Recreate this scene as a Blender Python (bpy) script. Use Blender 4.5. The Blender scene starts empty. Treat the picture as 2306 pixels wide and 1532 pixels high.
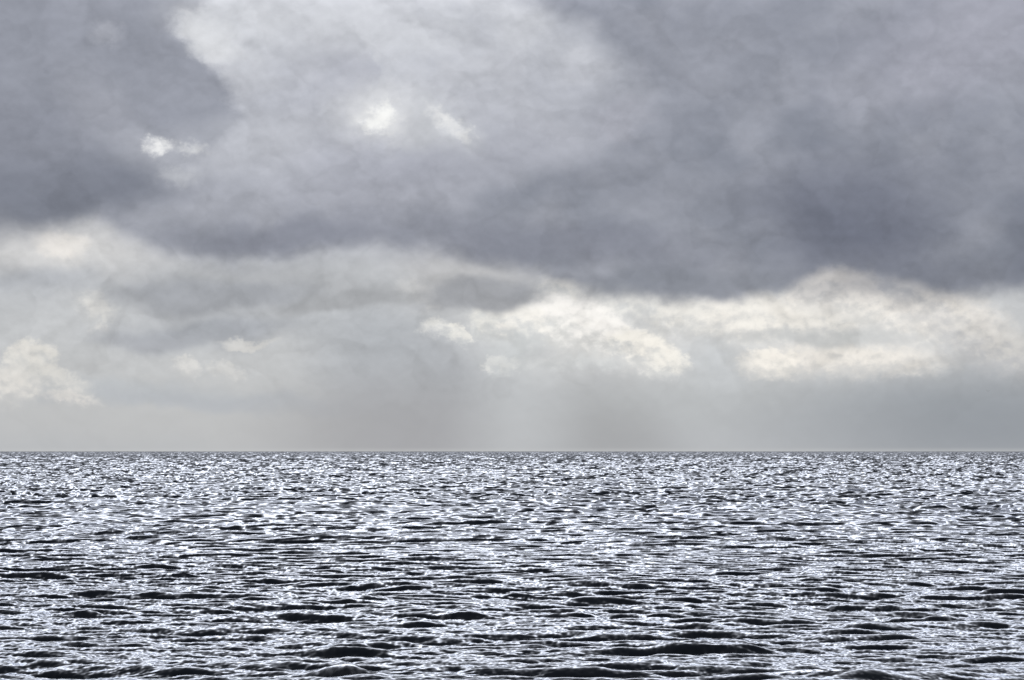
import bpy, math
import numpy as np

# ------------------------------------------------------------------ set-up
S = bpy.context.scene
R = math.radians
LENS = 70.0
PX, PY, F = 1153.0, 766.0, 2306 * LENS / 36  # photograph centre and focal length in its pixels
PITCH = math.atan(250.5 / F)
EYE = 7.0

cam_data = bpy.data.cameras.new('camera')
cam = bpy.data.objects.new('camera', cam_data)
S.collection.objects.link(cam)
cam.location = (0, 0, EYE)
cam.rotation_euler = (R(90) + PITCH, 0, 0)
cam_data.sensor_width = 36.0
cam_data.lens = LENS
cam_data.clip_start = 0.1
cam_data.clip_end = 200000.0
S.camera = cam

SUN_EL, SUN_AZ = 42.0, -2.0                # degrees; azimuth from +Y (the view direction) towards +X
world = bpy.data.worlds.new('World')
S.world = world
world.use_nodes = True
wn = world.node_tree
sky_tex = wn.nodes.new('ShaderNodeTexSky')
sky_tex.sky_type = 'NISHITA'
sky_tex.sun_disc = False
sky_tex.sun_elevation = R(SUN_EL)
sky_tex.sun_rotation = R(SUN_AZ)
wn.links.new(sky_tex.outputs[0], wn.nodes['Background'].inputs[0])
wn.nodes['Background'].inputs[1].default_value = 0.05

sun_data = bpy.data.lights.new('sun', 'SUN')
sun = bpy.data.objects.new('sun', sun_data)
S.collection.objects.link(sun)
sun_data.energy = 5.0
sun_data.angle = R(50)                     # sunlight spread by the cloud it comes through
sun_data.color = (1.0, 0.985, 0.97)
sun.rotation_euler = (R(-(90 - SUN_EL)), 0, R(-SUN_AZ))   # lamp looks back at the camera from ahead

S.view_settings.view_transform = 'Standard'
S.view_settings.look = 'None'
S.view_settings.exposure = 0.0
S.view_settings.gamma = 1.0
S.view_settings.use_curve_mapping = False

# ------------------------------------------------------------------ helpers
def lin(c):
    return tuple(((v / 255) / 12.92 if v / 255 < .04045 else ((v / 255 + .055) / 1.055) ** 2.4) for v in c)

def azel(x, y):
    """photo pixel -> azimuth, elevation in degrees"""
    dx, dy, dz = (x - PX), F, (PY - y)
    yy = dy * math.cos(PITCH) - dz * math.sin(PITCH)
    zz = dy * math.sin(PITCH) + dz * math.cos(PITCH)
    return math.degrees(math.atan2(dx, yy)), math.degrees(math.atan2(zz, math.hypot(dx, yy)))

PXD = math.degrees(1 / F)
G = F / 2242.0

# ------------------------------------------------------------------ sky dome
def sky_material(detailed):
    mat = bpy.data.materials.new('overcast_sky' if detailed else 'overcast_sky_plain')
    mat.use_nodes = True
    nt = mat.node_tree
    nt.nodes.clear()
    N, L = nt.nodes.new, nt.links.new

    def math_(op, a, b=None, c=None, clamp=False):
        n = N('ShaderNodeMath'); n.operation = op; n.use_clamp = clamp
        for i, v in enumerate((a, b, c)):
            if v is None: continue
            if isinstance(v, (int, float)): n.inputs[i].default_value = v
            else: L(v, n.inputs[i])
        return n.outputs[0]

    def vmath(op, a, b=None, scale=None):
        n = N('ShaderNodeVectorMath'); n.operation = op
        for i, v in enumerate((a, b)):
            if v is None: continue
            if isinstance(v, tuple): n.inputs[i].default_value = v
            else: L(v, n.inputs[i])
        if scale is not None: n.inputs['Scale'].default_value = scale
        return n.outputs['Value'] if op == 'LENGTH' else n.outputs[0]

    def noise(vec, scale, detail=4, rough=.5, dist=0.0):
        n = N('ShaderNodeTexNoise'); n.inputs['Scale'].default_value = scale
        n.inputs['Detail'].default_value = detail; n.inputs['Roughness'].default_value = rough
        n.inputs['Distortion'].default_value = dist
        L(vec, n.inputs['Vector']); return n

    def smooth(v, a, b, o0=0.0, o1=1.0):
        n = N('ShaderNodeMapRange'); n.interpolation_type = 'SMOOTHSTEP'
        L(v, n.inputs[0]); n.inputs[1].default_value = a; n.inputs[2].default_value = b
        n.inputs[3].default_value = o0; n.inputs[4].default_value = o1
        return n.outputs[0]

    def mix(fac, a, b, mode='MIX'):
        n = N('ShaderNodeMix'); n.data_type = 'RGBA'; n.blend_type = mode
        if isinstance(fac, (int, float)): n.inputs[0].default_value = fac
        else: L(fac, n.inputs[0])
        for i, v in ((6, a), (7, b)):
            if isinstance(v, tuple): n.inputs[i].default_value = (*v[:3], 1)
            else: L(v, n.inputs[i])
        return n.outputs[2]

    geo = N('ShaderNodeTexCoord').outputs['Object']
    d = vmath('NORMALIZE', geo)
    sep = N('ShaderNodeSeparateXYZ'); L(d, sep.inputs[0])
    X, Y, Z = sep.outputs
    az = math_('MULTIPLY', math_('ARCTAN2', X, Y), 57.29578)
    el = math_('MULTIPLY', math_('ARCSINE', Z), 57.29578)
    comb = N('ShaderNodeCombineXYZ'); L(az, comb.inputs[0]); L(el, comb.inputs[1])
    ae = comb.outputs[0]
    # 3-D coordinate for the noises, in degrees, flattened cloud forms
    pv = vmath('MULTIPLY', d, (57.3 * G, 57.3 * G, 57.3 * 1.25 * G))

    def warp(scale, amp, detail, rough, off=0.0):
        v = vmath('ADD', pv, (off, off * 1.3, off * .7))
        n = noise(v, scale, detail, rough)
        c = vmath('SUBTRACT', n.outputs['Color'], (.5, .5, .5))
        return vmath('MULTIPLY', c, (amp * 1.25 / G, amp / G, 0.0))

    wl = warp(.11, 3.0, 2, .5, 11.)
    wm = warp(.40, 1.5, 4, .5, 3.)
    SEP, UV = {}, {}
    if detailed:
        wh = warp(1.3, 1.1, 6, .58, 7.)
        wx = warp(3.2, .6, 5, .6, 23.)
        fine_a = noise(vmath('ADD', pv, wh), 1.35, 6, .5).outputs[0]
        fine_b = noise(vmath('ADD', vmath('ADD', pv, wh), (.1, 0, .4)), 1.35, 6, .5).outputs[0]
        relief2 = math_('SUBTRACT', fine_a, fine_b)
        UV = {'s': vmath('ADD', vmath('ADD', ae, wl), wm), 'c': vmath('ADD', vmath('ADD', ae, wm), wh),
              'x': vmath('ADD', vmath('ADD', ae, wh), wx), 'n': ae}
        UV['y'] = vmath('ADD', vmath('ADD', ae, wh), warp(1.7, 1.2, 6, .55, 41.))
        for k, v in UV.items():
            q = N('ShaderNodeSeparateXYZ'); L(v, q.inputs[0]); SEP[k] = q.outputs

    tex_a = noise(vmath('ADD', pv, wl), .30, 4, .42).outputs[0]         # broad mottling
    pw = vmath('ADD', pv, wm)
    base_n = noise(pw, .7, 6, .55).outputs[0]
    up_n = noise(vmath('ADD', pw, (0, 0, .7)), .7, 6, .55).outputs[0]
    relief = math_('SUBTRACT', base_n, up_n)                           # bright upper rims, dim lower sides

    def after(col, v):
        """keeps the shader compiler working through the clouds one by one (a negligible offset)"""
        n = N('ShaderNodeVectorMath'); n.operation = 'MULTIPLY_ADD'
        L(col, n.inputs[0]); n.inputs[1].default_value = (1e-6,) * 3; L(v, n.inputs[2])
        return n.outputs[0]

    def puff(col, x, y, rx, ry, rot=0, soft=.35, top=(247, 244, 236), bot=(212, 213, 214), op=.9, w='x'):
        """one billow of cumulus: lit upper rim, grey underside"""
        u, v = azel(x, y)
        m = N('ShaderNodeMapping'); m.vector_type = 'TEXTURE'
        L(after(col, UV[w]), m.inputs['Vector'])
        m.inputs['Location'].default_value = (u, v, 0)
        m.inputs['Rotation'].default_value = (0, 0, R(rot))
        m.inputs['Scale'].default_value = (rx * PXD, ry * PXD, 1)
        r = vmath('LENGTH', m.outputs[0])
        q = N('ShaderNodeSeparateXYZ'); L(m.outputs[0], q.inputs[0])
        lo = smooth(q.outputs[1], -1.1, .1)                             # the base dissolves
        f = math_('MULTIPLY', smooth(r, 1 + soft, 1 - soft, 0.0, op), lo)
        lit = smooth(math_('ADD', q.outputs[1], math_('MULTIPLY', relief2, 2.4)), -.6, .75)
        return mix(f, col, mix(lit, lin(bot), lin(top)))

    def stroke(col, x, y, rx, ry, rot, soft, c, op=1.0, w='s', tex=None):
        u, v = azel(x, y)
        m = N('ShaderNodeMapping'); m.vector_type = 'TEXTURE'
        L(after(col, UV[w]), m.inputs['Vector'])
        m.inputs['Location'].default_value = (u, v, 0)
        m.inputs['Rotation'].default_value = (0, 0, R(rot))
        m.inputs['Scale'].default_value = (rx * PXD, ry * PXD, 1)
        r = vmath('LENGTH', m.outputs[0])
        f = smooth(r, 1 + soft, max(0.0, 1 - soft), 0.0, op)
        if tex is not None: f = math_('MULTIPLY', f, tex)
        return mix(f, col, lin(c))

    def curve(src, pts, horiz=True):
        """piecewise curve over the azimuth: photo x -> elevation of photo y"""
        fc = N('ShaderNodeFloatCurve')
        A0, A1, E0, E1 = -40., 40., -5., 45.
        L(math_('DIVIDE', math_('SUBTRACT', src, A0), A1 - A0), fc.inputs['Value'])
        cm = fc.mapping; c = cm.curves[0]
        P = [azel(x, y) for x, y in pts]
        P = [((a - A0) / (A1 - A0), (e - E0) / (E1 - E0)) for a, e in P]
        P = [(0.0, P[0][1])] + P + [(1.0, P[-1][1])]
        while len(c.points) < len(P): c.points.new(.5, .5)
        for i, p in enumerate(P): c.points[i].location = p; c.points[i].handle_type = 'AUTO'
        cm.update()
        return math_('ADD', math_('MULTIPLY', fc.outputs[0], E1 - E0), E0)

    def deck(col, pts, soft, c, op=1.0, top=None, w='s', src=None):
        u, v = SEP[w][0], SEP[w][1]
        h = math_('SUBTRACT', v, curve(u, pts))
        f = smooth(h, -soft * PXD * .3, soft * PXD, 0.0, op)
        if top: f = math_('MULTIPLY', f, smooth(h, top[0] * PXD, top[1] * PXD, 1.0, 0.0))
        return mix(f, col, lin(c) if isinstance(c, tuple) else c)

    def side(pts, soft, w='c'):
        """+1 to the right of a piecewise curve running down the sky"""
        u, v = SEP[w][0], SEP[w][1]
        fc = N('ShaderNodeFloatCurve')
        A0, A1, E0, E1 = -40., 40., -5., 45.
        L(math_('DIVIDE', math_('SUBTRACT', v, E0), E1 - E0), fc.inputs['Value'])
        c = fc.mapping.curves[0]
        P = sorted([((azel(x, y)[1] - E0) / (E1 - E0), (azel(x, y)[0] - A0) / (A1 - A0)) for x, y in pts])
        P = [(0.0, P[0][1])] + P + [(1.0, P[-1][1])]
        while len(c.points) < len(P): c.points.new(.5, .5)
        for i, p in enumerate(P): c.points[i].location = p; c.points[i].handle_type = 'AUTO'
        fc.mapping.update()
        h = math_('SUBTRACT', u, math_('ADD', math_('MULTIPLY', fc.outputs[0], A1 - A0), A0))
        return smooth(h, -soft * PXD, soft * PXD)

    # ---- general overcast
    ov = smooth(tex_a, .32, .68)
    col = mix(ov, lin((158, 161, 170)), lin((190, 192, 199)))
    # haze band near the sea, all round
    col = mix(smooth(el, 9. / G, 1.5 / G), col, lin((182, 186, 191)))
    if detailed:
        plain = col
        for s in SKY_LOW: col = stroke(col, *s)
        for s in SKY_PUFF: col = puff(col, *s)
        for s in SKY_MID: col = stroke(col, *s)
        shade = mix(smooth(tex_a, .3, .7), lin((131, 135, 147)), lin((153, 156, 167)))
        for d_ in SKY_DECK: col = deck(col, d_[0], d_[1], d_[2] or shade, *d_[3:])
        for s in SKY_HIGH0: col = stroke(col, *s)
        # pale thin region between the two dark decks
        vs_ = SEP['s'][1]
        gap = math_('MULTIPLY', side(GAP_LEFT, 34), math_('SUBTRACT', 1.0, side(GAP_RIGHT, 105, 's')))
        lowfade = smooth(SEP['s'][1], azel(PX, 560)[1], azel(PX, 330)[1])
        gap = math_('MULTIPLY', gap, lowfade)
        pale = mix(smooth(SEP['s'][1], azel(PX, 330)[1], azel(PX, 60)[1]), lin((186, 188, 197)), lin((208, 210, 216)))
        pale = mix(smooth(tex_a, .62, .36, 0., .35), pale, lin((178, 181, 191)))
        gap = math_('MULTIPLY', gap, smooth(el, 22., 30., 1.0, 0.0))
        col = mix(math_('MULTIPLY', gap, .92), col, pale)
        # a nearer grey cloud edge inside it
        e2 = math_('MULTIPLY', math_('SUBTRACT', 1.0, side(EDGE_2, 9)), gap)
        e2 = math_('MULTIPLY', e2, smooth(SEP['n'][0], azel(560, 200)[0], azel(800, 200)[0]))
        e2 = math_('MULTIPLY', e2, smooth(SEP['n'][1], azel(PX, 20)[1], azel(PX, 170)[1]))
        col = mix(math_('MULTIPLY', e2, .6), col, lin((176, 178, 189)))
        for s in SKY_HIGH: col = stroke(col, *s)
        # the modelled cloudscape hands over to the general overcast outside the picture
        win = math_('MULTIPLY', smooth(el, 18.0, 13.4), smooth(math_('ABSOLUTE', az), 21.0, 15.5))
        col = mix(win, plain, col)
    # paler seam of air on the sea line
    col = mix(smooth(el, .14, .0, 0, .35), col, lin((200, 202, 204)))

    # relief and mottling over the whole cloud cover
    def folds(scale, off, amp, edge):
        """overlapping cloud bodies: a soft dark edge that lightens inwards"""
        n = noise(vmath('ADD', vmath('ADD', pv, wm), (off, off, off)), scale, 6, .47, .2).outputs[0]
        return math_('MULTIPLY', math_('MULTIPLY', smooth(n, edge, edge + .055), smooth(n, edge + .2, edge + .02)), -amp)
    rel = smooth(math_('ADD', relief, .5), .25, .75, .965, 1.035)
    k = math_('ADD', rel, math_('ADD', folds(.17, 5., .10, .47), math_('ADD', folds(.30, 31., .065, .48), .042)))
    if detailed: k = math_('ADD', k, math_('MULTIPLY', relief2, .16))
    k = math_('ADD', math_('MULTIPLY', math_('SUBTRACT', k, 1.0), smooth(el, 1. / G, 7. / G, .15, 1.0)), 1.0)
    # brighter overhead; glow added just above the picture to whiten the sea's reflections
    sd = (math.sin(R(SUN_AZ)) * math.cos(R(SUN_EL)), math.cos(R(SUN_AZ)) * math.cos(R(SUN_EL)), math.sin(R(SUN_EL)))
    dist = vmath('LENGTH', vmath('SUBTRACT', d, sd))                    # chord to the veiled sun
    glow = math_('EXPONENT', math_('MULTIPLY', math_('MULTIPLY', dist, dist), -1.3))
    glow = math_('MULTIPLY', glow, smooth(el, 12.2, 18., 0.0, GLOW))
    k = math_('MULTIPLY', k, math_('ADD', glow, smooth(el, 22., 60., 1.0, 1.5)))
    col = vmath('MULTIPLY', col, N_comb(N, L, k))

    em = N('ShaderNodeEmission'); L(col, em.inputs[0]); em.inputs[1].default_value = EMIT
    tr = N('ShaderNodeBsdfTransparent')
    mx = N('ShaderNodeMixShader'); mx.inputs[0].default_value = 1 - THIN
    L(tr.outputs[0], mx.inputs[1]); L(em.outputs[0], mx.inputs[2])
    out = N('ShaderNodeOutputMaterial'); L(mx.outputs[0], out.inputs[0])
    mat.cycles.emission_sampling = 'NONE'
    return mat

def build_sky():
    # dome mesh
    rad = 60000.0
    els = [-0.6] + [i * 3.0 for i in range(0, 30)]
    na = 120
    vs = [(rad * math.cos(R(e)) * math.sin(2 * math.pi * a / na), rad * math.cos(R(e)) * math.cos(2 * math.pi * a / na), rad * math.sin(R(e)))
          for e in els for a in range(na)]
    fs = [(i * na + a, i * na + (a + 1) % na, (i + 1) * na + (a + 1) % na, (i + 1) * na + a)
          for i in range(len(els) - 1) for a in range(na)]
    vs.append((0, 0, rad)); t = len(vs) - 1; b = (len(els) - 1) * na
    fs += [(b + a, b + (a + 1) % na, t) for a in range(na)]
    me = bpy.data.meshes.new('sky'); me.from_pydata(vs, [], fs); me.materials.append(sky_material(False)); me.materials.append(sky_material(True))
    for p in me.polygons:
        c = p.center
        if c.z < rad * math.sin(R(18)) and c.y > 0 and abs(math.atan2(c.x, c.y)) < R(21): p.material_index = 1
    me.polygons.foreach_set('use_smooth', [True] * len(me.polygons))
    ob = bpy.data.objects.new('sky', me); S.collection.objects.link(ob)
    ob['kind'] = 'structure'
    ob['label'] = 'overcast sky of dark grey cloud decks over a cream lit cumulus band'

def N_comb(N, L, k):
    c = N('ShaderNodeCombineXYZ')
    for i in range(3): L(k, c.inputs[i])
    return c.outputs[0]

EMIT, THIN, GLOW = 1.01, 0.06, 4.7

# (x, y, rx, ry, rotation, softness, colour, opacity, warp) in photo pixels
SKY_LOW = [
    (300, 760, 700, 160, 0, .7, (200, 202, 204), .8, 's'),
    (400, 930, 700, 90, 0, .7, (190, 192, 194), .8, 's'),
    (1000, 700, 300, 110, 0, .7, (206, 208, 210), .8, 's'),
    (1700, 740, 900, 130, 0, .45, (213, 214, 215), .95, 's'),
    (2280, 780, 120, 110, 0, .8, (190, 192, 195), .7, 's'),
    (300, 885, 260, 26, 0, .7, (182, 187, 193), .7, 's'),
    (560, 900, 330, 18, 0, .7, (178, 183, 190), .7, 's'),
    (930, 850, 220, 150, -38, .6, (165, 169, 176), .85, 'n'),
    (830, 800, 190, 90, -38, .8, (177, 181, 187), .6, 'n'),
    (900, 970, 260, 110, 0, .7, (163, 165, 170), .8, 'n'),
    (1390, 960, 130, 120, 12, .9, (160, 163, 167), .8, 'n'),
    (1600, 930, 90, 130, 20, 1., (188, 192, 196), .5, 'n'),
    (1165, 930, 95, 160, -10, 1., (191, 195, 199), .7, 'n'),
    (1640, 900, 260, 60, 0, .8, (186, 190, 193), .6, 'n'),
    (1950, 940, 300, 90, 0, .8, (168, 173, 179), .6, 'n'),
    (2260, 950, 330, 110, 0, .9, (142, 149, 158), .85, 'n'),
]
CR = (249, 246, 242)
SKY_PUFF = [
    # right-hand bank, back to front: x, y, rx, ry, rotation, softness, lit, shaded, opacity
    (1500, 700, 260, 60, 0, .5, (236, 234, 229), (214, 215, 215), .8),
    (1560, 730, 90, 60, 0, .2, (240, 237, 231), (216, 216, 215), .8),
    (1690, 730, 110, 80, 0, .2, (243, 239, 232), (220, 219, 217), .85),
    (1880, 670, 110, 70, 0, .2, (250, 244, 236), (226, 223, 219), .95),
    (1970, 710, 150, 60, -20, .25, (244, 239, 232), (216, 215, 213), .85),
    (2140, 720, 120, 60, -15, .4, (236, 231, 225), (208, 207, 207), .8),
    (2060, 660, 70, 30, -20, .3, (240, 235, 228), (206, 205, 205), .8),
    (2110, 690, 60, 40, -20, .25, (242, 237, 230), (208, 207, 207), .8),
    (2230, 790, 110, 60, -20, .6, (216, 213, 209), (196, 196, 198), .8),
    (1800, 745, 140, 50, 0, .4, (240, 236, 229), (212, 212, 211), .8),
    (1900, 820, 210, 44, 0, .4, (240, 235, 228), (216, 214, 211), .9),
    (1730, 825, 70, 38, 0, .2, (246, 241, 233), (222, 220, 216), .9),
    # middle cluster
    (1255, 655, 60, 60, -30, .4, (247, 243, 235), (220, 221, 220), .85),
    (1120, 730, 60, 60, 0, .25, (240, 238, 232), (214, 216, 216), .8),
    (1245, 725, 70, 62, 0, .2, CR, (222, 222, 220), .95),
    (1310, 750, 95, 75, -15, .2, CR, (220, 220, 218), .95),
    (1380, 780, 110, 60, -22, .2, CR, (216, 216, 215), .95),
    (1450, 800, 90, 52, -20, .2, (249, 245, 237), (212, 213, 213), .95),
    (1500, 825, 50, 34, 0, .2, (245, 242, 235), (214, 215, 214), .9),
    (1180, 740, 60, 55, 0, .25, (244, 241, 235), (214, 216, 217), .9),
    (985, 742, 36, 24, 0, .4, (234, 233, 229), (203, 205, 208), .75),
    (1030, 758, 40, 26, -25, .2, (238, 236, 230), (208, 210, 211), .8),
    (1130, 830, 40, 26, 0, .25, (232, 231, 228), (204, 207, 209), .75),
    (1290, 822, 110, 22, 0, .5, (214, 216, 217), (204, 207, 209), .8),
    (940, 670, 50, 36, -25, .4, (230, 228, 225), (206, 207, 208), .75),
    # far left
    (70, 815, 60, 48, 0, .2, (230, 227, 221), (205, 206, 206), .8),
    (110, 855, 90, 30, -20, .4, (226, 224, 219), (204, 205, 205), .7),
    (20, 880, 60, 50, 0, .4, (230, 227, 222), (206, 206, 206), .8),
    (160, 900, 60, 18, -10, .4, (226, 223, 219), (204, 204, 205), .7),
    (418, 832, 34, 26, -30, .25, (220, 219, 217), (202, 203, 204), .8),
    (505, 838, 46, 22, -20, .25, (213, 213, 212), (200, 201, 202), .75),
    (205, 700, 45, 40, -50, .4, (228, 226, 222), (206, 207, 208), .7),
    (228, 745, 24, 14, 0, .4, (226, 224, 221), (208, 208, 209), .7),
]
SKY_MID = [
    (1150, 795, 60, 34, 40, .7, (200, 204, 206), .55, 'c'),
    (1620, 820, 60, 55, 0, .7, (198, 202, 206), .7, 'c'),
    (1860, 757, 150, 17, 1, .6, (192, 194, 195), .75, 's'),
    (60, 540, 260, 60, -8, .7, (216, 215, 214), .9, 's'),
    (140, 548, 60, 24, -6, .6, (238, 233, 227), .85, 'c'),
    (40, 632, 170, 26, 0, .7, (178, 181, 187), .8, 's'),
    (640, 640, 330, 46, 0, .7, (176, 178, 182), .8, 's'),
    (470, 668, 220, 38, 0, .45, (160, 163, 170), .9, 's'),
    (780, 682, 150, 22, 10, .5, (160, 162, 166), .85, 's'),
    (440, 745, 210, 34, 2, .6, (164, 168, 176), .9, 's'),
    (330, 757, 110, 18, 0, .7, (166, 169, 176), .7, 's'),
    (560, 777, 60, 9, 3, .5, (224, 222, 218), .6, 'c'),
]
SKY_DECK = [
    ([(0, 480), (200, 520), (350, 560), (500, 580), (660, 590), (760, 570), (860, 552), (950, 558), (1100, 600), (1250, 645), (1500, 692), (1720, 690),
      (1830, 625), (1900, 612), (2050, 650), (2120, 680), (2306, 680)], 34, None, .97, None, 's'),
]
SKY_HIGH0 = [
    (1060, 605, 140, 52, -8, .6, (190, 190, 192), .9, 's'),
    (1085, 655, 125, 46, 4, .4, (158, 160, 166), .95, 's'),
    (60, 150, 500, 300, 0, .5, (152, 155, 166), .8, 's'),
    (700, 480, 400, 90, 0, .7, (164, 166, 176), .6, 's'),
]
GAP_LEFT = [(480, 0), (400, 45), (420, 100), (480, 150), (520, 220), (545, 280), (500, 320), (420, 360), (350, 400), (300, 450), (250, 520)]
GAP_RIGHT = [(1190, 0), (1290, 60), (1370, 120), (1430, 190), (1380, 250), (1330, 330), (1200, 400), (1050, 450), (900, 520)]
EDGE_2 = [(780, 0), (792, 60), (850, 120), (842, 180), (826, 230), (822, 270), (900, 330), (1000, 400)]
SKY_HIGH = [
    (90, 440, 330, 70, 12, .6, (112, 116, 129), .92, 's'),
    (40, 330, 220, 110, 0, .8, (134, 137, 149), .7, 's'),
    (240, 75, 30, 22, 0, .8, (182, 184, 193), .5, 'x'),
    (230, 240, 90, 60, -30, .8, (168, 170, 180), .6, 's'),
    (470, 80, 70, 40, -30, .6, (226, 227, 229), .75, 'c'),
    (560, 30, 160, 60, 0, .8, (216, 218, 223), .7, 's'),
    (850, 40, 120, 60, 0, .8, (208, 210, 216), .5, 's'),
    (640, 300, 160, 60, 10, .8, (192, 194, 201), .6, 's'),
    (860, 255, 85, 55, 0, 1., (218, 219, 222), .85, 'c'),
    (1010, 285, 80, 40, -40, 1., (212, 214, 218), .8, 'c'),
    (862, 262, 17, 24, -20, .8, (252, 252, 249), 1.0, 'y'),
    (838, 282, 17, 11, 10, .9, (248, 248, 245), .9, 'y'),
    (852, 270, 44, 26, 0, 1., (236, 236, 235), .6, 'y'),
    (995, 268, 32, 14, -40, .9, (234, 234, 234), .85, 'y'),
    (1045, 302, 22, 14, -40, .8, (232, 232, 232), .85, 'y'),
    (935, 300, 50, 50, 0, .7, (184, 186, 191), .7, 's'),
    (370, 345, 90, 40, 0, 1., (188, 190, 198), .6, 's'),
    (355, 330, 24, 16, 0, .9, (240, 240, 240), .9, 'y'),
    (430, 335, 26, 12, 0, .9, (216, 217, 219), .7, 'y'),
    (405, 395, 34, 18, 0, 1., (200, 202, 207), .5, 'y'),
    (980, 400, 240, 60, 15, .8, (160, 162, 173), .7, 's'),
    (640, 540, 240, 34, 3, .7, (130, 133, 146), .85, 's'),
    (1260, 545, 330, 42, -6, .7, (128, 131, 144), .8, 's'),
    (1400, 270, 60, 46, 30, .7, (176, 177, 187), .8, 'c'),
    (1600, 440, 400, 60, -8, .9, (140, 143, 154), .6, 's'),
    (1550, 650, 300, 30, 0, .7, (128, 132, 143), .7, 's'),
    (2150, 640, 200, 40, 0, .8, (118, 122, 135), .7, 's'),
    (1930, 500, 200, 120, -10, .8, (104, 108, 124), .95, 's'),
    (2120, 400, 200, 90, 0, .8, (134, 137, 149), .6, 's'),
    (2330, 560, 70, 110, 0, .9, (100, 105, 120), .6, 's'),
    (2200, 60, 260, 120, 20, .8, (170, 171, 183), .8, 's'),
    (1650, 110, 260, 120, 20, .9, (150, 153, 164), .6, 's'),
]
build_sky()

# ------------------------------------------------------------------ sea
# photo x, y, length in pixels, height in metres
CRESTS = [(1700, 1208, 240, .36), (770, 1468, 240, .26), (1600, 1462, 230, .30), (880, 1516, 330, .36), (1880, 1326, 140, .26),
          (1380, 1385, 240, .20), (1850, 1526, 300, .34), (1000, 1388, 190, .24), (400, 1296, 70, .30), (340, 1226, 170, .24),
          (80, 1307, 150, .24), (1150, 1480, 110, .26), (240, 1485, 110, .28), (2260, 1333, 110, .26), (1450, 1296, 230, .22),
          (820, 1362, 110, .26), (1680, 1324, 90, .22), (180, 1381, 110, .22), (2120, 1395, 90, .2), (640, 1270, 120, .2)]

SIDE_DIST = [60, 80, 110, 160, 260, 520, 1050, 4000]
SIDE_GAIN = [.93, 1.1, 1.4, 1.6, 1.5, 1.25, .85, .42]
SIDE_TILT = [.015, .02, .035, .08, .17, .29, .355, .36]

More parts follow.
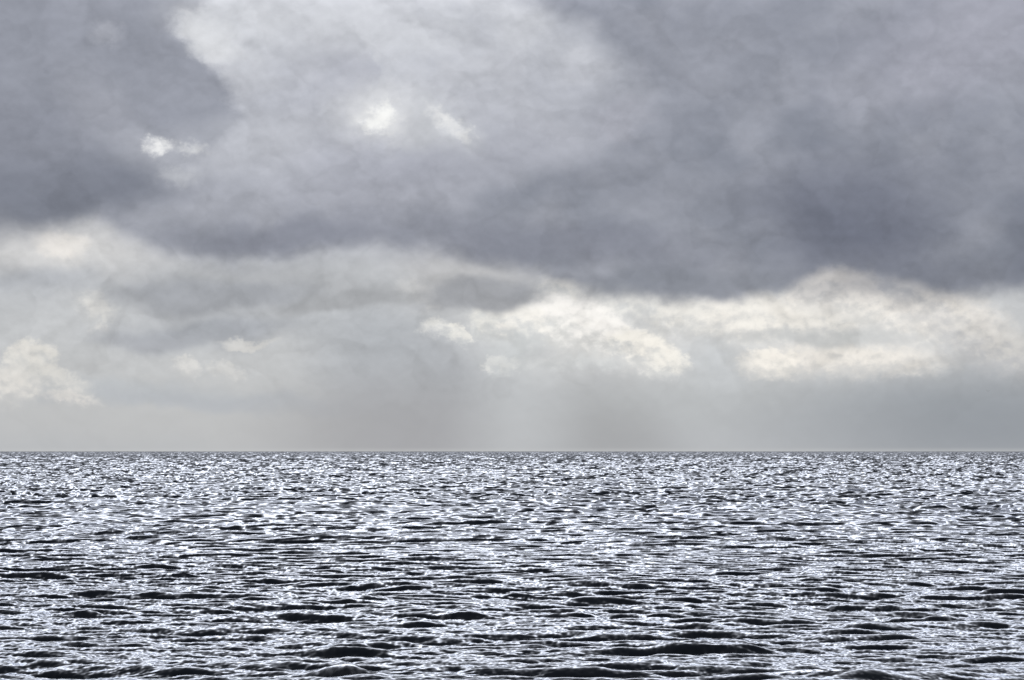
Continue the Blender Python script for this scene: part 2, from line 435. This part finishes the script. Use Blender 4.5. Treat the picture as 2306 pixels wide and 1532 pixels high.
def build_sea():
    rng = np.random.default_rng(7)

    def tile(Lm, n, lmin, lmax, lpeak, slope_rms, spread, head, chop):
        """random directional wave field on a periodic tile: h, Dx, Dy and their derivatives"""
        k1 = np.fft.fftfreq(n, Lm / n) * 2 * np.pi
        kx, ky = np.meshgrid(k1, k1, indexing='xy')
        k = np.hypot(kx, ky); k[0, 0] = 1e-6
        kp = 2 * np.pi / lpeak
        amp = np.exp(-.62 * (kp / k) ** 2) * k ** (-1.85)
        amp *= (k > 2 * np.pi / lmax) * 1.0 / (1 + (k / (2 * np.pi / lmin)) ** 8)
        hx, hy = math.sin(R(head)), -math.cos(R(head))
        c = (kx * hx + ky * hy) / k
        dirw = np.abs(c) ** spread + .02
        z = (rng.normal(size=(n, n)) + 1j * rng.normal(size=(n, n))) * amp * dirw
        H = z
        inv = lambda a: np.real(np.fft.ifft2(a))
        sx, sy = inv(1j * kx * H), inv(1j * ky * H)
        sc = slope_rms / math.sqrt((sx ** 2 + sy ** 2).mean())
        H = H * sc
        # crests sharpen: points gather towards them
        Dxh, Dyh = -1j * kx / k * H * chop, -1j * ky / k * H * chop
        F_ = [inv(H), -inv(Dxh) * -1, -inv(Dyh) * -1, inv(1j * kx * H), inv(1j * ky * H),
              inv(1j * kx * Dxh), inv(1j * ky * Dyh), inv(1j * ky * Dxh)]
        return Lm, n, np.stack(F_, -1).astype(np.float32)

    def sample(T, x, y, rot):
        Lm, n, F_ = T
        c, s = math.cos(R(rot)), math.sin(R(rot))
        u, v = (c * x + s * y) / Lm * n, (-s * x + c * y) / Lm * n
        iu, iv = np.floor(u), np.floor(v)
        fu, fv = (u - iu).astype(np.float32)[..., None], (v - iv).astype(np.float32)[..., None]
        iu = iu.astype(np.int64) % n; iv = iv.astype(np.int64) % n
        ju, jv = (iu + 1) % n, (iv + 1) % n
        r = (F_[iv, iu] * (1 - fu) + F_[iv, ju] * fu) * (1 - fv) + (F_[jv, iu] * (1 - fu) + F_[jv, ju] * fu) * fv
        o = r.copy()                                    # rotate vectors back
        o[..., 1] = c * r[..., 1] - s * r[..., 2]; o[..., 2] = s * r[..., 1] + c * r[..., 2]
        o[..., 3] = c * r[..., 3] - s * r[..., 4]; o[..., 4] = s * r[..., 3] + c * r[..., 4]
        a, b, m = r[..., 5], r[..., 6], r[..., 7]
        o[..., 5] = c * c * a - 2 * c * s * m + s * s * b
        o[..., 6] = s * s * a + 2 * c * s * m + c * c * b
        o[..., 7] = c * s * (a - b) + (c * c - s * s) * m
        return o

    TA = tile(193.0, 1024, .75, 18., 5.4, .18, 9.0, 0, .95)
    TB = tile(127.0, 1024, .5, 8., 1.9, .18, 8.0, 0, .9)
    TC = tile(17.3, 1024, .07, 1.1, .55, .105, 6., 0, .6)
    TS = tile(613.0, 1024, 7., 60., 19., .05, 5.0, 0, .6)
    TD = tile(1900.0, 512, 20., 900., 200., 1., 0.3, 0, 0.)    # gust patches only

    # polar grid about the viewpoint: even steps in picture height, far cells wide
    az_d = np.linspace(-16.5, 16.5, 1150)
    az_c = np.concatenate([np.linspace(17, 60, 70), np.linspace(62, 298, 90), np.linspace(300, 343., 70)])
    az = np.radians(np.concatenate([az_d, az_c]))
    dep = np.concatenate([np.linspace(84, 9.5, 60), np.linspace(9.2, 7.4, 40), np.linspace(7.35, .18, 850), np.geomspace(.175, .0072, 60)])
    r = EYE / np.tan(np.radians(dep))
    nr, na = len(r), len(az)
    rr, aa = np.meshgrid(r, az, indexing='ij')
    x, y = rr * np.sin(aa), rr * np.cos(aa)
    dr = np.gradient(r)[:, None] * np.ones_like(aa)
    a_ = sample(TA, x, y, 5.); b_ = sample(TB, x, y, -7.); c_ = sample(TC, x, y, 3.); s_ = sample(TS, x, y, -3.)
    g = sample(TD, x, y * .6, 5.)[..., 0]; g = g / (g.std() + 1e-9)
    gust = np.clip(1 + .28 * g, .45, 1.7)[..., None].astype(np.float32)
    tot = s_ + a_ * (1 + .1 * (gust - 1)) + b_ * (1 + .8 * (gust - 1)) * np.clip(1.1 - rr / 2500, .3, 1)[..., None] + c_ * gust * np.clip(1.3 - rr / 220, .15, 1)[..., None]
    # the few single steep wave fronts that stand out of the chop
    rag = np.clip(1 + .55 * (a_[..., 0] + b_[..., 0]) / b_[..., 0].std(), 0.2, 1.7)
    for (px, py, wpx, h_) in CRESTS:
        d0 = EYE * F / (py - 1016.5)
        x0, w_, sg = (px - PX) / F * d0, wpx / F * d0 / 2, 1.35 * h_
        bend = .10 * (x - x0) + .25 * np.sin((x - x0) * 1.3 + px)
        e = np.clip((x - x0) / w_, -3, 3); ev = np.exp(-e ** 4); t = (y - d0 - bend) / sg
        hh = .5 * h_ * ev * np.exp(-t * t) * rag
        tot[..., 0] += hh; tot[..., 4] += -2 * t / sg * hh; tot[..., 3] += -4 * e ** 3 / w_ * hh
    geo = tot.copy()
    # outside the finely meshed sector keep only what the cells can carry
    coarse = np.clip((dr - .5) / 4.0, 0, 1)[..., None]
    P = np.stack([x + geo[..., 1] * (1 - coarse[..., 0]), y + geo[..., 2] * (1 - coarse[..., 0]), geo[..., 0] * np.exp(-rr / 6000)], -1)
    hx, hy, dxx, dyy, dxy = [tot[..., i] for i in range(3, 8)]
    tx = np.stack([1 + dxx, dxy, hx], -1); ty = np.stack([dxy, 1 + dyy, hy], -1)
    nrm = np.cross(tx, ty)
    nrm[..., 2] = np.maximum(nrm[..., 2], .25)
    sl_x, sl_y = -nrm[..., 0] / nrm[..., 2], -nrm[..., 1] / nrm[..., 2]
    # where cells outgrow the waves only the wave sides turned to the viewer remain in sight
    er = np.stack([np.sin(aa), np.cos(aa)], -1)
    s_r = sl_x * er[..., 0] + sl_y * er[..., 1]; s_t = -sl_x * er[..., 1] + sl_y * er[..., 0]
    # from far off only the wave sides turned to the viewer stay in sight, and cells average many ripples
    lr = np.log(rr)
    D = np.log(np.array(SIDE_DIST))
    s_r2 = s_r * np.interp(lr, D, SIDE_GAIN) + np.interp(lr, D, SIDE_TILT)
    s_t = s_t * np.interp(lr, D, [1, 1, 1, 1, 1, .8, .6, .5])
    sl_x = s_r2 * er[..., 0] - s_t * er[..., 1]; sl_y = s_r2 * er[..., 1] + s_t * er[..., 0]

    co = P.reshape(-1, 3).astype(np.float32)
    idx = np.arange(nr * na).reshape(nr, na)
    q = np.stack([idx[:-1], np.roll(idx, -1, 1)[:-1], np.roll(idx, -1, 1)[1:], idx[1:]], -1).reshape(-1, 4)
    me = bpy.data.meshes.new('sea')
    me.vertices.add(len(co)); me.vertices.foreach_set('co', co.ravel())
    me.loops.add(q.size); me.loops.foreach_set('vertex_index', q.ravel().astype(np.int32))
    me.polygons.add(len(q)); me.polygons.foreach_set('loop_start', np.arange(0, q.size, 4, dtype=np.int32))
    me.polygons.foreach_set('use_smooth', np.ones(len(q), bool))
    me.update(calc_edges=True)

    at = me.attributes.new('wave_normal', 'FLOAT_VECTOR', 'POINT')
    at.data.foreach_set('vector', np.stack([-sl_x, -sl_y, np.ones_like(sl_x)], -1).astype(np.float32).ravel())
    print('sea', len(q), 'quads; slope rms', float(np.sqrt((hx ** 2 + hy ** 2).mean())), 'h std', float(tot[..., 0].std()))

    mat = bpy.data.materials.new('sea_water'); mat.use_nodes = True
    nt = mat.node_tree; N, L = nt.nodes.new, nt.links.new
    bs = nt.nodes['Principled BSDF']
    a = N('ShaderNodeAttribute'); a.attribute_name = 'wave_normal'
    g_ = N('ShaderNodeNewGeometry')
    def ripple(scale, amp, stretch, rot):
        mp = N('ShaderNodeMapping'); mp.inputs['Scale'].default_value = (scale / stretch, scale, scale)
        mp.inputs['Rotation'].default_value = (0, 0, R(rot))
        L(g_.outputs['Position'], mp.inputs['Vector'])
        n = N('ShaderNodeTexNoise'); n.inputs['Scale'].default_value = 1; n.inputs['Detail'].default_value = 3
        L(mp.outputs[0], n.inputs['Vector'])
        s = N('ShaderNodeVectorMath'); s.operation = 'SUBTRACT'; L(n.outputs['Color'], s.inputs[0]); s.inputs[1].default_value = (.5, .5, .5)
        m = N('ShaderNodeVectorMath'); m.operation = 'MULTIPLY'; L(s.outputs[0], m.inputs[0]); m.inputs[1].default_value = (amp * .7, amp, 0)
        return m.outputs[0]
    acc = a.outputs['Vector']
    for args in ((7.0, .09, 2.2, 0), (29.0, .07, 2., 0)):
        ad = N('ShaderNodeVectorMath'); ad.operation = 'ADD'; L(acc, ad.inputs[0]); L(ripple(*args), ad.inputs[1]); acc = ad.outputs[0]
    nm = N('ShaderNodeVectorMath'); nm.operation = 'NORMALIZE'; L(acc, nm.inputs[0])
    nt.nodes.remove(bs)
    # light leaving the water body, very dark; surface gloss by grazing angle
    body = N('ShaderNodeBsdfDiffuse'); body.inputs[0].default_value = (.0018, .003, .005, 1)
    gl = N('ShaderNodeBsdfGlossy'); gl.inputs['Color'].default_value = (.91, .945, 1, 1); gl.inputs['Roughness'].default_value = .12
    fr = N('ShaderNodeFresnel'); fr.inputs['IOR'].default_value = 1.34
    fq = N('ShaderNodeMath'); fq.operation = 'POWER'; L(fr.outputs[0], fq.inputs[0]); fq.inputs[1].default_value = 2.8
    fm = N('ShaderNodeMath'); fm.operation = 'MULTIPLY'; L(fq.outputs[0], fm.inputs[0]); fm.inputs[1].default_value = 21.
    cl = N('ShaderNodeClamp'); L(fm.outputs[0], cl.inputs[0]); cl.inputs[1].default_value = .004; cl.inputs[2].default_value = .75
    ms = N('ShaderNodeMixShader'); L(cl.outputs[0], ms.inputs[0]); L(body.outputs[0], ms.inputs[1]); L(gl.outputs[0], ms.inputs[2])
    L(ms.outputs[0], nt.nodes['Material Output'].inputs[0])
    for n_ in (gl, fr): L(nm.outputs[0], n_.inputs['Normal'])
    me.materials.append(mat)
    ob = bpy.data.objects.new('sea', me); S.collection.objects.link(ob)
    ob['kind'] = 'structure'
    ob['label'] = 'choppy dark sea with silver highlights reaching to the horizon'
build_sea()

# ------------------------------------------------------------------ small things far out
def plain_material(name, c, rough=.6):
    m = bpy.data.materials.new(name); m.use_nodes = True
    nt = m.node_tree; b = nt.nodes['Principled BSDF']; b.inputs['Roughness'].default_value = rough
    n = nt.nodes.new('ShaderNodeTexNoise'); n.inputs['Scale'].default_value = 6
    r = nt.nodes.new('ShaderNodeMix'); r.data_type = 'RGBA'
    r.inputs[6].default_value = (*[v * .8 for v in c], 1); r.inputs[7].default_value = (*c, 1)
    nt.links.new(n.outputs[0], r.inputs[0]); nt.links.new(r.outputs[2], b.inputs['Base Color'])
    return m

def mesh_ob(name, vs, fs, mat, parent=None, smooth=True):
    me = bpy.data.meshes.new(name); me.from_pydata(vs, [], fs); me.materials.append(mat); me.validate()
    for p in me.polygons: p.use_smooth = smooth
    o = bpy.data.objects.new(name, me); S.collection.objects.link(o); o.parent = parent
    return o

def lathe(prof, n=16, z0=0.0, axis='z', sx=1, sy=1):
    vs, fs = [], []
    for r_, h in prof:
        for i in range(n):
            t = 2 * math.pi * i / n
            p = (r_ * math.cos(t) * sx, r_ * math.sin(t) * sy, h + z0)
            vs.append(p if axis == 'z' else (p[0], p[2], p[1]))
    for j in range(len(prof) - 1):
        for i in range(n):
            fs.append((j * n + i, j * n + (i + 1) % n, (j + 1) * n + (i + 1) % n, (j + 1) * n + i))
    fs.append(tuple(range(n))[::-1]); fs.append(tuple((len(prof) - 1) * n + i for i in range(n)))
    return vs, fs

def rod(a, b, r, n=6):
    a, b = np.array(a, float), np.array(b, float); d = b - a; d /= np.linalg.norm(d)
    u = np.cross(d, (0, 0, 1) if abs(d[2]) < .9 else (1, 0, 0)); u /= np.linalg.norm(u); v = np.cross(d, u)
    vs = [tuple(c + r * (math.cos(t) * u + math.sin(t) * v)) for c in (a, b) for t in [2 * math.pi * i / n for i in range(n)]]
    fs = [(i, (i + 1) % n, n + (i + 1) % n, n + i) for i in range(n)] + [tuple(range(n))[::-1], tuple(range(n, 2 * n))]
    return vs, fs

def join(parts):
    vs, fs = [], []
    for v, f in parts:
        k = len(vs); vs += list(v); fs += [tuple(i + k for i in q) for q in f]
    return vs, fs

steel = plain_material('dark_painted_steel', (.03, .032, .04), .5)

def thing(name, label, cat, loc, group=None):
    e = bpy.data.objects.new(name, None); S.collection.objects.link(e)
    e.location = loc; e.empty_display_size = .2
    e['label'] = label; e['category'] = cat
    if group: e['group'] = group
    return e

def buoy(loc, h, label, group=None):
    t = thing('buoy', label, 'buoy', loc, group)
    mesh_ob('float', *lathe([(.35, -.6), (.95, -.45), (1.1, 0), (1.1, .35), (.95, .55), (.3, .62)], 20), steel, t)
    legs = [rod((.75 * math.cos(a), .75 * math.sin(a), .5), (.25 * math.cos(a), .25 * math.sin(a), h), .05) for a in (0.4, 1.97, 3.54, 5.11)]
    legs += [lathe([(.52, .5 + (h - .5) * .5), (.56, .5 + (h - .5) * .5), (.56, .58 + (h - .5) * .5), (.52, .58 + (h - .5) * .5)], 12)]
    legs += [lathe([(.34, h - .06), (.38, h), (.34, h + .05)], 12)]
    mesh_ob('tower', *join(legs), steel, t, False)
    mesh_ob('lamp', *lathe([(.1, h + .05), (.14, h + .1), (.14, h + .3), (.06, h + .38)], 10), steel, t)
    mesh_ob('topmark', *lathe([(.42, h + .5), (.42, h + .95), (.40, h + .97)], 12), steel, t)
    return t

def water_spot(x, y_below):
    """point of the calm water level seen y_below photo pixels under the sea line at column x"""
    d = EYE / (y_below / F)
    return ((x - PX) / F * d, d, 0.0)

buoy(water_spot(1242, 10.5), 1.0, 'small dark buoy afloat near the horizon in the middle')
for x_, dd, lb in ((319, 3600., 'distant buoy on the sea line, left one of the far pair'), (341, 3700., 'distant buoy on the sea line, right one of the far pair')):
    buoy(((x_ - PX) / F * dd, dd, 0.0), 5.6, lb, 'distant buoys on the sea line at left')

def gull():
    dist = 680.0
    a, e = azel(2225, 881)
    t = thing('seagull', 'tiny grey seagull gliding low over the sea at far right', 'bird',
              (dist * math.sin(R(a)), dist * math.cos(R(a)), EYE + dist * math.tan(R(e))))
    t.rotation_euler = (0, R(8), R(-15))
    grey, dark = plain_material('grey_feathers', (.10, .10, .11)), plain_material('dark_feathers', (.05, .05, .055))
    # body along Y, head forward (-Y, towards the shore)
    prof = [(.01, -.36), (.035, -.34), (.05, -.30), (.052, -.26), (.045, -.22), (.075, -.12), (.092, 0), (.08, .12), (.045, .24), (.02, .30)]
    mesh_ob('body', *lathe(prof, 14, axis='y', sx=1.0, sy=.9), grey, t)
    mesh_ob('beak', *lathe([(.014, -.36), (.009, -.40), (.002, -.43)], 8, axis='y'), dark, t)
    tv = [(-.03, .24, .01), (.03, .24, .01), (.09, .44, .0), (0, .47, 0), (-.09, .44, .0)]
    tv2 = [(x, y, z - .012) for x, y, z in tv]
    mesh_ob('tail', tv + tv2, [(0, 1, 2, 3, 4), (9, 8, 7, 6, 5)] + [(i, i + 5, (i + 1) % 5 + 5, (i + 1) % 5) for i in range(5)], grey, t, False)
    for sg in (-1, 1):
        vs, fs = [], []
        st = [(.05, -.10, .12, .02), (.22, -.15, .07, .15), (.38, -.17, .03, .24), (.52, -.11, .02, .27), (.64, -.02, .03, .28), (.70, .05, .06, .275)]
        for (x, yl, yt, z) in st:
            vs += [(sg * x, yl, z), (sg * x, (yl + yt) / 2 - .02, z + .014), (sg * x, yt, z - .004), (sg * x, (yl + yt) / 2, z - .010)]
        for j in range(len(st) - 1):
            for i in range(4):
                q = (j * 4 + i, j * 4 + (i + 1) % 4, (j + 1) * 4 + (i + 1) % 4, (j + 1) * 4 + i)
                fs.append(q if sg > 0 else q[::-1])
        fs += [(0, 1, 2, 3), (20, 21, 22, 23)]
        w = mesh_ob('wing', vs, fs, grey, t)
gull()
